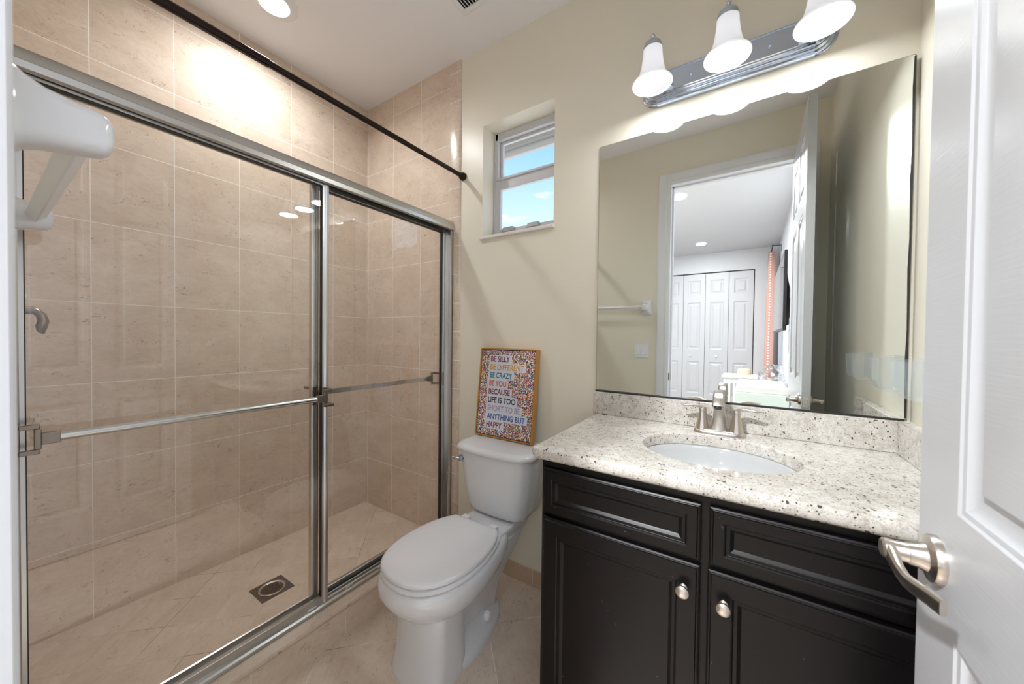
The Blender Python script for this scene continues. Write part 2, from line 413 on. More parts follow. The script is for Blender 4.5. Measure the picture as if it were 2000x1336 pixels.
struct('floor_shower', MB().box(0, .715, YF, 0, -.1, SF), M_tileFS)
# tile skins on the two end walls of the shower
b = MB().box(0, .784, -.010, 0, SF, H)
struct('wall_back_tile', b, M_tileB)
b = MB(); pr_ = [(.784, 0), (.784, -.010), (.856, -.010), (.864, -.007), (XT, -.002), (XT, 0)]
b.loft([[(x, y, z) for x, y in pr_] for z in (0.0, H)])
struct('trim_1', b, M_tileBull, smooth=True)
struct('wall_front_tile', MB().box(0, .868, YF, YF+.010, SF, H), M_tileB)
# curb of the shower
CT = .133
b = MB(); pr_ = [(.705, 0), (.87, 0), (.870, CT-.022), (.874, CT-.020), (.875, CT-.012), (.872, CT-.004), (.864, CT), (.705, CT)]
b = MB().box(.705, .868, YF, -.0, 0.0, CT-.020)
struct('trim_2', b, M_tileC)
b = MB().loft([[(x, y, z) for x, z in [(.700, CT-.020), (.872, CT-.020), (.8755, CT-.014), (.8755, CT-.008), (.872, CT-.002), (.866, CT), (.700, CT)]] for y in (YF, 0)])
struct('trim_3', b, M_tileCT, smooth=True)
# tiled baseboards
struct('baseboard_back', MB().box(.868, XR, -.011, 0, 0, .081), M_tileBB, bevel=.002)
struct('baseboard_right', MB().box(XR-.011, XR, YF, -.011, 0, .081), M_tileBB, bevel=.002)
struct('baseboard_front', MB().box(.868, 1.612, YF, YF+.011, 0, .081), M_tileBB, bevel=.002)

# door casing and jamb of the doorway
def casing(x0, x1, z0, z1, vertical, inner):
    """stepped flat casing on the bathroom face; inner = side of the opening"""
    prof = [(0, .0), (0, .011), (.006, .015), (.030, .016), (.036, .0125), (.062, .0145), (.084, .017), (.092, .014), (.092, 0)]
    mb = MB()
    if vertical:
        sgn = 1 if inner > (x0+x1)/2 else -1
        mb.loft([[(inner - sgn*a, YF + d, z) for a, d in prof] for z in (z0, z1)])
    else: mb.loft([[(x, YF + d, inner + a) for a, d in prof] for x in (x0, x1)])
    return mb
struct('trim_4', casing(OX0-.092, OX0, 0, OZ+.092, True, OX0), M_trim, smooth=True)
struct('trim_5', casing(OX1, OX1+.092, 0, OZ+.092, True, OX1), M_trim, smooth=True)
struct('trim_6', casing(OX0, OX1, OZ, OZ+.092, False, OZ), M_trim, smooth=True)
b = MB().box(OX0-.0118, OX0, YF-.116, YF+.001, 0, OZ).box(OX1, OX1+.0118, YF-.116, YF+.001, 0, OZ).box(OX0-.0118, OX1+.0118, YF-.116, YF+.001, OZ, OZ+.0118)
b.box(OX0, OX0+.012, YF-.075, YF-.040, 0, OZ).box(OX0, OX1, YF-.075, YF-.040, OZ-.012, OZ)
jm = struct('trim_7', b, M_trim, bevel=.001)
part('strike_plate', MB().box(OX0-.001, OX0+.002, YF-.030, YF-.002, .915, .972), M_black, jm)

# ================================================================== WINDOW
win = thing('window_1', None, None, ((WX0+WX1)/2, .12, WZ0), kind='structure')
FY0, FY1 = .105, .155
b = MB().box(WX0, WX0+.024, FY0, FY1, WZ0, WZ1).box(WX1-.024, WX1, FY0, FY1, WZ0, WZ1).box(WX0, WX1, FY0, FY1, WZ1-.038, WZ1).box(WX0, WX1, FY0, FY1, WZ0, WZ0+.014)
b.box(WX0+.002, WX0+.010, FY0-.004, FY0, WZ0, WZ1)
part('window_frame', b, M_frame, win, bevel=.002)
MZ = 2.112
def sash(x0, x1, z0, z1, y0, y1, st, rb, rt):
    return MB().box(x0, x0+st, y0, y1, z0, z1).box(x1-st, x1, y0, y1, z0, z1).box(x0+st, x1-st, y0, y1, z0, z0+rb).box(x0+st, x1-st, y0, y1, z1-rt, z1)
b = sash(WX0+.024, WX1-.024, MZ-.005, WZ1-.038, .132, .150, .016, .02, .014)
us = part('sash', b, M_frame, win, bevel=.002)
part('pane', MB().box(WX0+.036, WX1-.036, .139, .143, MZ+.01, WZ1-.048), M_pane, us, smooth=False)
b = sash(WX0+.014, WX1-.014, WZ0+.014, MZ+.030, .108, .130, .030, .046, .062)
b.box(WX0+.014, WX1-.014, .098, .110, MZ+.020, MZ+.032)
ls = part('sash', b, M_frame, win, bevel=.002)
part('pane', MB().box(WX0+.036, WX1-.036, .117, .121, WZ0+.056, MZ-.026), M_pane, ls, smooth=False)
for lx in (WX0+.105, WX0+.265):
    part('latch', MB().loft([[(lx-.040, .086, WZ0+.040), (lx+.040, .086, WZ0+.040), (lx+.040, .109, WZ0+.036), (lx-.040, .109, WZ0+.036)],
                             [(lx-.030, .090, WZ0+.064), (lx+.030, .090, WZ0+.064), (lx+.034, .109, WZ0+.066), (lx-.034, .109, WZ0+.066)]]), M_latch, ls, bevel=.003)
part('window_sill', MB().box(WX0-.012, WX1+.006, -.016, .106, WZ0-.018, WZ0), M_sill, win, bevel=.004)

# eave of the roof, outside above the window
ev = thing('roof_eave', 'white soffit and weathered grey fascia of the roof seen through upper window pane', 'eave', (1.2, .6, 2.45))
part('soffit', MB().box(-1.5, 4.0, .16, .60, 2.662, 2.69), M_soffit, ev)
part('fascia', MB().box(-1.5, 4.0, .60, .63, 2.612, 2.80), M_fascia, ev, bevel=.004)
part('fascia', MB().box(-1.5, 4.0, .63, .66, 2.566, 2.82), M_fascia2, ev, label='pale outer fascia board', bevel=.004)

# ================================================================== CEILING FIXTURES
def can_light(x, y, r_out, r_in, label, group=None):
    c = thing('ceiling_light', label, 'ceiling light', (x, y, H), group)
    part('trim_ring', MB().lathe((x, y, H), (0, 0, -1), [(r_in, .0), (r_in, .006), (r_in+.004, .011), (r_out-.008, .008), (r_out, .003), (r_out, 0)], 48, False, False), M_whitepl, c)
    part('lens', MB().lathe((x, y, H), (0, 0, -1), [(r_in, .002), (r_in, .004)], 48), M_canin, c)
can_light(.343, -.741, .098, .060, 'round recessed light in the bathroom ceiling above the shower stall')
can_light(1.56, -2.744, .085, .066, 'round recessed bedroom light nearer the doorway, at the edge of the mirror reflection', 'recessed bedroom lights')
can_light(1.53, -5.036, .085, .066, 'round recessed bedroom light above the closet doors in the mirror reflection', 'recessed bedroom lights')

VX0, VX1, VY1, VY0 = 1.064, 1.384, -.212, -.392
vt = thing('ceiling_vent', 'white louvred air vent in the ceiling at the top edge of the photo', 'vent', ((VX0+VX1)/2, (VY0+VY1)/2, H))
b = MB(); k = .024
for x0, x1, y0, y1 in ((VX0, VX1, VY1-k, VY1), (VX0, VX1, VY0, VY0+k), (VX0, VX0+k, VY0+k, VY1-k), (VX1-k, VX1, VY0+k, VY1-k)): b.box(x0, x1, y0, y1, H-.007, H)
part('vent_frame', b, M_whitepl, vt, bevel=.003)
part('vent_backing', MB().box(VX0+k, VX1-k, VY0+k, VY1-k, H-.0012, H-.0004), M_dark, vt)
x = VX0+k+.006; b = MB()
while x < VX1-k-.004:
    b.add([(x, VY0+k, H-.001), (x+.009, VY0+k, H-.009), (x+.010, VY0+k, H-.008), (x+.001, VY0+k, H-.0),
           (x, VY1-k, H-.001), (x+.009, VY1-k, H-.009), (x+.010, VY1-k, H-.008), (x+.001, VY1-k, H-.0)], [(0,1,2,3),(7,6,5,4),(0,4,5,1),(1,5,6,2),(2,6,7,3),(3,7,4,0)]); x += .0155
part('louvres', b, M_whitepl, vt, smooth=False)

# ================================================================== SHOWER
rod = thing('shower_curtain_rod', 'dark bronze tension curtain rod high across the shower opening', 'curtain rod', (.885, -.765, 2.155))
part('rod', MB().tube([(.885, -.004, 2.155), (.885, -1.00, 2.155)], .0115, 24), M_bronze, rod)
part('outer_sleeve', MB().lathe((.885, -.985, 2.155), (0, -1, 0), [(.0118, 0), (.0138, .002), (.0138, .531), (.012, .533)], 24), M_bronze, rod)
for y, s in ((0, -1), (YF, 1)):
    part('end_flange', MB().lathe((.885, y, 2.155), (0, s, 0), [(.022, 0), (.023, .004), (.021, .008), (.0215, .012), (.020, .018), (.016, .026), (.0125, .028)], 28), M_bronze, rod)

se = thing('shower_enclosure', 'framed sliding glass shower enclosure in satin metal standing on the tiled curb', 'shower door', (.78, -.765, CT))
HY0, HY1 = YF+.011, -.011
hp = [(.742, 1.861), (.750, 1.861), (.750, 1.908), (.810, 1.908), (.814, 1.857), (.822, 1.855), (.830, 1.859), (.832, 1.875), (.828, 1.878), (.826, 1.890), (.817, 1.909), (.799, 1.917), (.742, 1.917)]
part('header_rail', MB().loft([[(x, y, z) for x, z in hp] for y in (HY0, HY1)]), M_alum, se)
part('rail_channel', MB().box(.751, .805, HY0, HY1, 1.888, 1.907), M_alumd, se)
tp = [(.742, CT), (.822, CT), (.826, CT+.004), (.824, CT+.013), (.812, CT+.015), (.808, CT+.024), (.803, CT+.026), (.801, CT+.010), (.784, CT+.010), (.783, CT+.022), (.779, CT+.024), (.777, CT+.010), (.752, CT+.010), (.750, CT+.034), (.745, CT+.036), (.742, CT+.033)]
part('bottom_track', MB().loft([[(x, y, z) for x, z in tp] for y in (HY0, HY1)]), M_alum, se)
for yy in (-.640, -.480, -.800):
    part('track_clip', MB().box(.8035, .815, yy-.016, yy+.016, CT+.012, CT+.023), M_alum, se, bevel=.001)
for y0, y1 in ((HY1-.022, HY1), (HY0, HY0+.022)):
    jp = MB().box(.738, .746, y0, y1, CT+.006, 1.868).box(.812, .820, y0, y1, CT+.006, 1.868)
    yb = y1 if y0 > -.5 else y0
    jp.box(.738, .820, yb-.006 if y0 > -.5 else yb, yb if y0 > -.5 else yb+.006, CT+.006, 1.868)
    jp.box(.776, .780, y0, y1, CT+.006, 1.868)
    j = part('wall_jamb', jp, M_alum, se, bevel=.001)
    if y0 > -.5:
        for zz_ in (1.63, .46): part('screw', MB().sphere((.816, y0-.001, zz_), .005, 10, 6), M_nickel, j)
def panel(x, y0, y1, side):
    """sliding door leaf at depth x; side = +1 towel bar to the room, -1 to the shower"""
    zb, zt = CT+.016, 1.886
    g = part('sliding_panel', MB().box(x-.0025, x+.0025, y0+.012, y1-.012, zb+.01, zt-.01), M_glass, se, smooth=False)
    sp = [(-.010, 0), (.010, 0), (.012, .004), (.012, .012), (.008, .018), (.008, .026), (-.008, .026), (-.008, .018), (-.012, .012), (-.012, .004)]
    for ys, s in ((y0, 1), (y1, -1)):
        part('panel_stile', MB().loft([[(x+a, ys+s*q, z) for a, q in sp] for z in (zb, zt)]), M_alum, g)
    part('panel_rail', MB().box(x-.009, x+.009, y0+.026, y1-.026, zb, zb+.030), M_alum, g, bevel=.002)
    part('panel_rail', MB().box(x-.009, x+.009, y0+.026, y1-.026, zt-.038, zt), M_alum, g, bevel=.002)
    part('gasket', MB().box(x-.0095, x+.0095, y0+.026, y1-.026, zt-.041, zt-.038).box(x-.0095, x+.0095, y0+.0255, y0+.0275, zb+.03, zt-.04).box(x-.0095, x+.0095, y1-.0275, y1-.0255, zb+.03, zt-.04), M_alumd, g, smooth=False)
    bz = 1.0; xo = x + side*.056
    for ye, s in ((y0, 1), (y1, -1)):
        bb = MB()
        def yb(a, c_, x0, x1, z0, z1): bb.box(min(x0, x1), max(x0, x1), min(ye+s*a, ye+s*c_), max(ye+s*a, ye+s*c_), z0, z1)
        for z0, z1 in ((bz+.024, bz+.035), (bz-.035, bz-.024)):
            yb(.004, .014, x+side*.010, xo+side*.005, z0, z1); yb(.014, .044, xo-side*.006, xo+side*.005, z0, z1)
        yb(.035, .046, xo-side*.006, xo+side*.005, bz-.024, bz+.024)
        yb(.045, .074, xo-side*.006, xo+side*.008, bz-.014, bz+.014)
        yb(.003, .018, x-side*.014, x+side*.0135, bz-.037, bz+.037)
        part('bar_bracket', bb, M_dnick, g, bevel=.0015)
    part('panel_towel_bar', MB().loft([[(xo+side*a, yy, bz+q) for a, q in ((-.004, -.0105), (.002, -.0105), (.0058, -.0072), (.0078, -.0025), (.0078, .0025), (.0058, .0072), (.002, .0105), (-.004, .0105))] for yy in (y0+.070, y1-.070)]), M_bar, g)
panel(.800, -1.494, -.737, 1)
panel(.763, -.786, -.022, -1)

# drain
DX, DY = .412, -.778
dr = thing('shower_drain', 'square metal drain plate with round recessed grate in the shower floor', 'drain', (DX, DY, SF))
b = MB(); n = 48; ro = .052
out = []
for k in range(n):
    a = 2*pi*k/n+pi/4; c_, s_ = cos(a), sin(a); q = .068/max(abs(c_), abs(s_)); out.append((DX+c_*q, DY+s_*q))
inn = [(DX+ro*cos(2*pi*k/n+pi/4), DY+ro*sin(2*pi*k/n+pi/4)) for k in range(n)]
b.loft([[(x, y, SF) for x, y in out], [(x, y, SF+.002) for x, y in out], [(x, y, SF+.002) for x, y in inn], [(x, y, SF+.0016) for x, y in inn]], False, False)
part('drain_plate', b, M_drain, dr)
part('drain_ring', MB().lathe((DX, DY, SF), (0, 0, 1), [(.053, .002), (.053, .0045), (.050, .0055), (.047, .0035), (.045, .0008)], 40, False, False), M_knob, dr)
part('drain_grate', MB().lathe((DX, DY, SF), (0, 0, 1), [(.048, .0004), (.048, .0009), (.02, .0014), (.002, .0018)], 40), M_draindark, dr)
hb = MB()
for k in range(12):
    a = 2*pi*k/12; r = .018 if k % 2 else .028
    hb.lathe((DX+r*cos(a), DY+r*sin(a), SF+.0012), (0, 0, 1), [(.0035, 0), (.0035, .0012)], 10)
part('grate_holes', hb, M_dark, dr)

# shower valve lever on the front tile wall, seen past the jamb
vx = .40; yw = YF+.010
sv = thing('shower_valve', 'dark nickel shower valve with curved lever on the end wall of shower', 'valve', (vx, yw, 1.315))
part('escutcheon', MB().lathe((vx, yw, 1.315), (0, 1, 0), [(.062, 0), (.062, .004), (.055, .010), (.03, .014)], 36), M_dnick, sv)
part('valve_stem', MB().lathe((vx, yw, 1.315), (0, 1, 0), [(.022, .01), (.019, .03), (.0135, .06), (.012, .085), (.011, .092)], 24), M_dnick, sv)
part('lever', MB().tube([(vx, yw+.080, 1.316), (vx, yw+.092, 1.314), (vx, yw+.103, 1.300), (vx, yw+.107, 1.283), (vx, yw+.103, 1.266), (vx, yw+.103, 1.252), (vx, yw+.107, 1.243)], [.008, .0105, .011, .012, .0125, .009, .002], 16), M_dnick, sv)
single('robe_hook', MB().lathe((.27, yw, 1.362), (0, 1, 0), [(.022, 0), (.020, .008), (.009, .014), (.009, .055), (.017, .062), (.017, .074), (.010, .082), (.001, .084)], 24), M_ceramic, 'small white knob hook above the shower valve lever', 'hook')

# small openwork shelf high in the front corner of the stall
cs = MB(); zc = 2.135
arc = [(.004 + .20*sin(k*pi/2/12)*1.0, YF+.012 + .20*cos(k*pi/2/12)) for k in range(13)]
for r in (1.0, .78, .56): cs.tube([(.004+(x-.004)*r, YF+.012+(y-YF-.012)*r, zc) for x, y in arc], .0035, 8)
cs.tube([(.006, YF+.012, zc), (.006, YF+.212, zc)], .004, 8).tube([(.004, YF+.014, zc), (.204, YF+.014, zc)], .004, 8)
for k in range(1, 12):
    a = k*pi/2/12; 
    cs.tube([(.004+.20*q*sin(a+w_), YF+.012+.20*q*cos(a+w_), zc) for q, w_ in ((.56, 0), (.68, .06), (.80, -.05), (.9, .05), (1.0, 0))], .003, 6)
single('corner_shelf', cs, M_bronze, 'dark openwork corner shelf high in the shower, by the top rail', 'shelf')

# ================================================================== TOWEL BAR by the doorway
TBX, TBZ = 1.532, 1.503
tb = thing('towel_bar', 'white ceramic towel bar on the wall beside the doorway', 'towel bar', (1.22, YF, TBZ))
def rrect(cx, cz, hw, hh, r, y, n=6):
    pts = []
    for sx_, sz_, a0 in ((1, 1, 0), (-1, 1, pi/2), (-1, -1, pi), (1, -1, 3*pi/2)):
        for k in range(n+1):
            a = a0 + pi/2*k/n; pts.append((cx + sx_*(hw-r) + r*cos(a), y, cz + sz_*(hh-r) + r*sin(a)))
    return pts
def bracket(cx):
    prof = [(0, .040, .062, .012), (.006, .040, .062, .014), (.011, .036, .057, .016), (.018, .030, .047, .016), (.028, .0265, .039, .015), (.042, .0245, .0335, .015), (.060, .0235, .030, .014), (.078, .0225, .027, .013), (.088, .021, .025, .013), (.094, .0175, .0205, .012), (.0965, .012, .014, .009)]
    return MB().loft([rrect(cx, TBZ - (.000 if d < .03 else .001), hw, hh, min(r, hw*.95, hh*.95), YF+d) for d, hw, hh, r in prof])
part('bar_post', bracket(TBX), M_ceramic, tb, ang=60)
part('bar_post', bracket(.925), M_ceramic, tb, ang=60)
by = YF+.072; q = .0155
part('square_bar', MB().loft([[(x, by, TBZ+q), (x, by-q, TBZ), (x, by, TBZ-q), (x, by+q, TBZ)] for x in (.93, TBX-.005)]), M_whitepl, tb, bevel=.002)

# light switch on the front wall (seen in the mirror)
sw = thing('light_switch', 'white double rocker light switch plate beside the doorway, seen in the mirror', 'light switch', (1.494, YF, 1.145))
part('wall_plate', MB().box(1.435, 1.553, YF, YF+.005, 1.087, 1.203), M_whitepl, sw, bevel=.002)
for cx in (1.471, 1.517):
    part('rocker', MB().loft([[(cx-.0165, YF+.005, 1.112), (cx+.0165, YF+.005, 1.112), (cx+.0165, YF+.005, 1.178), (cx-.0165, YF+.005, 1.178)],
                              [(cx-.0155, YF+.010, 1.113), (cx+.0155, YF+.010, 1.113), (cx+.0155, YF+.006, 1.177), (cx-.0155, YF+.006, 1.177)]]), M_trim, sw, smooth=False)

# ================================================================== TOILET
TX = 1.2545
to = thing('toilet', 'white two-piece toilet with closed lid between the shower and dark vanity', 'toilet', (TX, -.36, 0))
def interp(tab, y):
    for (a, fa_), (b_, fb_) in zip(tab, tab[1:]):
        if (a <= y <= b_) or (b_ <= y <= a):
            q = (y-a)/(b_-a); return fa_ + (fb_-fa_)*q
    return tab[-1][1]
SEAT = [(-.315, .118), (-.34, .135), (-.37, .151), (-.40, .1625), (-.44, .1725), (-.48, .1785), (-.52, .1815), (-.56, .1815), (-.60, .178), (-.64, .169), (-.675, .155), (-.705, .1365), (-.73, .113), (-.748, .087), (-.759, .058), (-.765, .028), (-.7665, .0)]
def oval(z, g=0.0, yback=-.315, tip=0.0, wid=0.0):
    """plan outline of seat, lid and rim; g shrinks it, tip moves the front, wid widens it"""
    n = 40; right = []
    cy = -.53
    for k in range(n+1):
        q = k/n; y = -.315 + (-.7665+.315)*(1-(1-q)**2.2)
        hw = interp(SEAT, y); right.append((hw, y))
    pts = []
    def tr(hw, y):
        s_ = 1-g/.185; hw2 = max(hw*s_ + wid*(hw/.187), 0); y2 = cy + (y-cy)*(1-g/.236) + (tip*max(0, (cy-y)/.236))
        if y > cy: y2 = cy + (y2-cy)*((yback-cy)/(-.315-cy))
        return hw2, y2
    for hw, y in right: a, b_ = tr(hw, y); pts.append((TX+a, b_, z))
    for hw, y in reversed(right[:-1]): a, b_ = tr(hw, y); pts.append((TX-a, b_, z))
    return pts
def egg(z, yf, yb, hw, n=64, pf=2.1, pb=2.2, mid=.5):
    yc = yb + (yf-yb)*mid; pts = []
    for k in range(n):
        a = 2*pi*k/n; c_, s_ = cos(a), sin(a)
        L = (yc-yf) if s_ > 0 else (yb-yc)
        pts.append((TX + hw*math.copysign(abs(c_)**(2/2.2), c_), yc - L*math.copysign(abs(s_)**(2/(pf if s_ > 0 else pb)), s_), z))
    return pts
def prect(z, yf, yb, hw, rf, rb):
    pts = []
    for (cx, cy, r, a0) in ((hw-rf, yf+rf, rf, -pi/2), (hw-rb, yb-rb, rb, 0), (-(hw-rb), yb-rb, rb, pi/2), (-(hw-rf), yf+rf, rf, pi)):
        for k in range(9):
            a = a0 + pi/2*k/8; pts.append((TX+cx+r*cos(a), cy+r*sin(a), z))
    return pts
body = MB()
body.loft([oval(.225, .075, -.34, .024), oval(.238, .058, -.31, .022), oval(.256, .040, -.29, .020), oval(.280, .018, -.27, .010), oval(.308, .002, -.26, .003, .0), oval(.338, -.006, -.25, -.004), oval(.364, -.006, -.25, -.004), oval(.380, -.002, -.25, -.002), oval(.387, .006, -.25)])
# pedestal column
body.loft([egg(0, -.706, -.475, .128, mid=.75, pb=5), egg(.010, -.707, -.475, .128, mid=.75, pb=5), egg(.022, -.703, -.475, .126, mid=.75, pb=5), egg(.09, -.692, -.480, .123, mid=.72, pb=5), egg(.17, -.690, -.482, .122, mid=.72, pb=5), egg(.215, -.692, -.480, .123, mid=.72, pb=5), egg(.240, -.690, -.478, .123, mid=.72, pb=5), egg(.270, -.680, -.475, .120, mid=.72, pb=5)])
# trapway neck behind the column
body.loft([prect(.0, -.50, -.22, .066, .03, .06), prect(.08, -.52, -.21, .066, .03, .06), prect(.15, -.55, -.20, .078, .03, .06), prect(.22, -.60, -.17, .098, .04, .06), prect(.29, -.60, -.12, .116, .05, .06), prect(.345, -.55, -.08, .118, .05, .05)])
# foot with the bolt caps
body.loft([egg(0, -.66, -.190, .1275, mid=.62), egg(.020, -.66, -.190, .1275, mid=.62), egg(.030, -.655, -.196, .122, mid=.62), egg(.062, -.62, -.225, .088, mid=.6), egg(.095, -.60, -.24, .066, mid=.6)])
# deck under the tank
body.loft([prect(.345, -.33, -.045, .110, .02, .03), prect(.380, -.33, -.038, .120, .02, .03), prect(.392, -.33, -.038, .121, .02, .03), prect(.397, -.325, -.042, .117, .02, .03)])
part('bowl', body, M_ceramic, to, ang=50)
for s in (-1, 1): part('bolt_cap', MB().lathe((TX+s*.084, -.345, .055), (s*.35, 0, 1), [(.0175, 0), (.0175, .010), (.0150, .020), (.009, .028), (.001, .030)], 20), M_whitepl, to)
# tank
def tank(z, hw, yf, yb, bow, r):
    n = 12; pts = []
    fl = [(-hw + 2*hw*k/n) for k in range(n+1)]
    pts += [(x, yf - bow*(1-(x/hw)**2) + (r*.9*max(0, (abs(x)/hw - .86)/.14)**2), z) for x in fl]
    pts += [(hw+.002, yf+r*1.6, z), (hw, yb-.01, z), (hw-.012, yb, z), (-hw+.012, yb, z), (-hw, yb-.01, z), (-hw-.002, yf+r*1.6, z)]
    return [(TX+x, y, z) for x, y, z in pts]
b = MB().loft([tank(.398, .128, -.170, -.045, .010, .02), tank(.401, .140, -.184, -.035, .014, .025), tank(.411, .153, -.194, -.026, .018, .03), tank(.44, .164, -.200, -.022, .020, .03), tank(.55, .184, -.212, -.020, .022, .03), tank(.66, .198, -.220, -.018, .024, .03), tank(.698, .202, -.222, -.018, .024, .03)])
part('tank', b, M_ceramic, to, ang=55)
b = MB().loft([tank(.694, .205, -.226, -.014, .026, .035), tank(.699, .214, -.236, -.010, .028, .04), tank(.710, .217, -.240, -.008, .028, .042), tank(.720, .214, -.237, -.009, .028, .042), tank(.727, .204, -.228, -.012, .027, .04), tank(.730, .190, -.214, -.018, .025, .036)])
part('tank_lid', b, M_ceramic, to, ang=60)
lv = MB().lathe((TX-.168, -.222, .655), (0, -1, 0), [(.018, 0), (.018, .006), (.014, .012), (.012, .022), (.006, .024)], 24)
lv.tube([(TX-.168, -.240, .655), (TX-.182, -.248, .655), (TX-.200, -.250, .656)], [.008, .006, .008], 12)
part('flush_lever', lv, M_chrome, to)
# seat and lid
b = MB().loft([oval(.3895, .010, -.30), oval(.391, .001, -.295), oval(.404, .0, -.295), oval(.4075, .005, -.30)])
part('seat', b, M_seat, to, ang=60)
b = MB().loft([oval(.4120, .010), oval(.4135, .001), oval(.4225, .0), oval(.4275, .003), oval(.4300, .012), oval(.4315, .045)])
part('seat_lid', b, M_seat, to, ang=60)
for s in (-1, 1): part('hinge', MB().loft([prect_ for prect_ in [[(TX+s*.078+x*.020, -.300+y*.018, z) for x, y in ((1, -1), (1, 1), (-1, 1), (-1, -1))] for z in (.396, .4245)]]), M_seat, to, bevel=.005)

# ================================================================== FRAMED SIGN on the tank
up = Vector((0, .050, .455)).normalized(); nn = Vector((0, -up.z, up.y)); PW, PH = .345, .458
PO = Vector((1.050, -.0815, .7335))     # front lower left corner
def ps(u, v, d=0): return PO + Vector((1, 0, 0))*u + up*v + nn*d
sg = thing('framed_sign', 'confetti print sign in gold frame reading BE SILLY, leaning on the toilet tank', 'sign', (1.2225, -.07, .731))
def sbox(mb, u0, u1, v0, v1, d0, d1):
    return mb.loft([[ps(u0, v0, d0), ps(u1, v0, d0), ps(u1, v1, d0), ps(u0, v1, d0)], [ps(u0, v0, d1), ps(u1, v0, d1), ps(u1, v1, d1), ps(u0, v1, d1)]])
fw = .0065; b = MB()
for r in ((0, PW, 0, fw), (0, PW, PH-fw, PH), (0, fw, fw, PH-fw), (PW-fw, PW, fw, PH-fw)): sbox(b, *r, -.032, 0)
part('sign_frame', b, M_gold, sg, smooth=False)
b = MB(); sbox(b, fw, PW-fw, fw, PH-fw, -.028, -.008); part('frame_gap', b, M_dark, sg, smooth=False)
c0 = fw+.0035
b = MB(); sbox(b, c0, PW-c0, c0, PH-c0, -.024, -.003); cv_ = part('canvas', b, M_confetti, sg, smooth=False)
LINES = [('BE SILLY', .20, .545, (122, 30, 52)), ('BE DIFFERENT', .20, .795, (214, 160, 50)), ('BE CRAZY', .20, .605, (30, 128, 150)), ('BE YOU', .20, .51, (200, 100, 62)),
         ('BECAUSE', .20, .585, (112, 22, 52)), ('LIFE IS TOO', .20, .69, (22, 36, 42)), ('SHORT TO BE', .20, .775, (166, 156, 184)), ('ANYTHING BUT', .20, .87, (44, 92, 160)), ('HAPPY', .20, .48, (128, 24, 50))]
CH = .0295
lab = MB()
for i, (s_, u0, u1, c_) in enumerate(LINES):
    vc = PH*(1 - (.122 + .0925*i)); hh = .0212; r = .008; a0, a1 = u0*PW-.012, u1*PW+.012
    ring = []
    for sx_, sz_, an in ((1, 1, 0), (-1, 1, pi/2), (-1, -1, pi), (1, -1, 3*pi/2)):
        for k in range(5):
            a = an+pi/2*k/4; ring.append(((a1-r if sx_ > 0 else a0+r)+r*cos(a), vc+sz_*(hh-r)+r*sin(a)))
    d = -.003 + .0002*(1+i % 2)
    lab.loft([[ps(u, v, -.004) for u, v in ring], [ps(u, v, d) for u, v in ring]], False, True)
part('lettering_backing', lab, M_label, cv_, smooth=False)
for i, (s_, u0, u1, c_) in enumerate(LINES):
    fc = bpy.data.curves.new('txt', 'FONT'); fc.body = s_; fc.size = 1; fc.offset = .022
    fo = bpy.data.objects.new('txt', fc); me = bpy.data.meshes.new_from_object(fo)
    xs = [v.co.x for v in me.vertices]; ys = [v.co.y for v in me.vertices]; x0, x1, y0, y1 = min(xs), max(xs), min(ys), max(ys)
    vc = PH*(1 - (.122 + .0925*i))
    mb = MB(); mb.v = [tuple(ps(u0*PW + (v.co.x-x0)/(x1-x0)*(u1-u0)*PW, vc - CH/2 + (v.co.y-y0)/(y1-y0)*CH, -.0022)) for v in me.vertices]; mb.f = [tuple(p.vertices) for p in me.polygons]
    bpy.data.objects.remove(fo); bpy.data.meshes.remove(me); bpy.data.curves.remove(fc)
    part('lettering', mb, mat('ink_%d' % i, srgb(*c_), .6), cv_, label='printed words ' + s_.lower(), smooth=False)

# ================================================================== VANITY
CX0, CX1, CYF = 1.705, XR-.002, -.547
va = thing('vanity_cabinet', 'espresso brown bathroom vanity cabinet with two doors and drawer fronts', 'cabinet', ((CX0+CX1)/2, -.27, 0))
b = MB().box(CX0, CX0+.018, CYF, -.012, 0, .876).box(CX1-.018, CX1, CYF, -.012, 0, .876).box(CX0+.018, CX1-.018, -.030, -.012, .0, .876).box(CX0+.018, CX1-.018, CYF+.02, -.03, .10, .115)
b.box(CX0+.018, CX1-.018, CYF+.07, CYF+.085, 0, .10)
for z0, z1 in ((.10, .125), (.835, .876)): b.box(CX0+.018, CX1-.018, CYF, CYF+.02, z0, z1)
for x0, x1 in ((CX0+.035, 2.140), (2.182, CX1-.035)): b.box(x0, x1, CYF, CYF+.02, .686, .712)
for x0, x1 in ((CX0+.018, CX0+.035), (2.140, 2.182), (CX1-.035, CX1-.018)): b.box(x0, x1, CYF, CYF+.02, .125, .835)
part('carcass', b, M_cab, va, smooth=False)
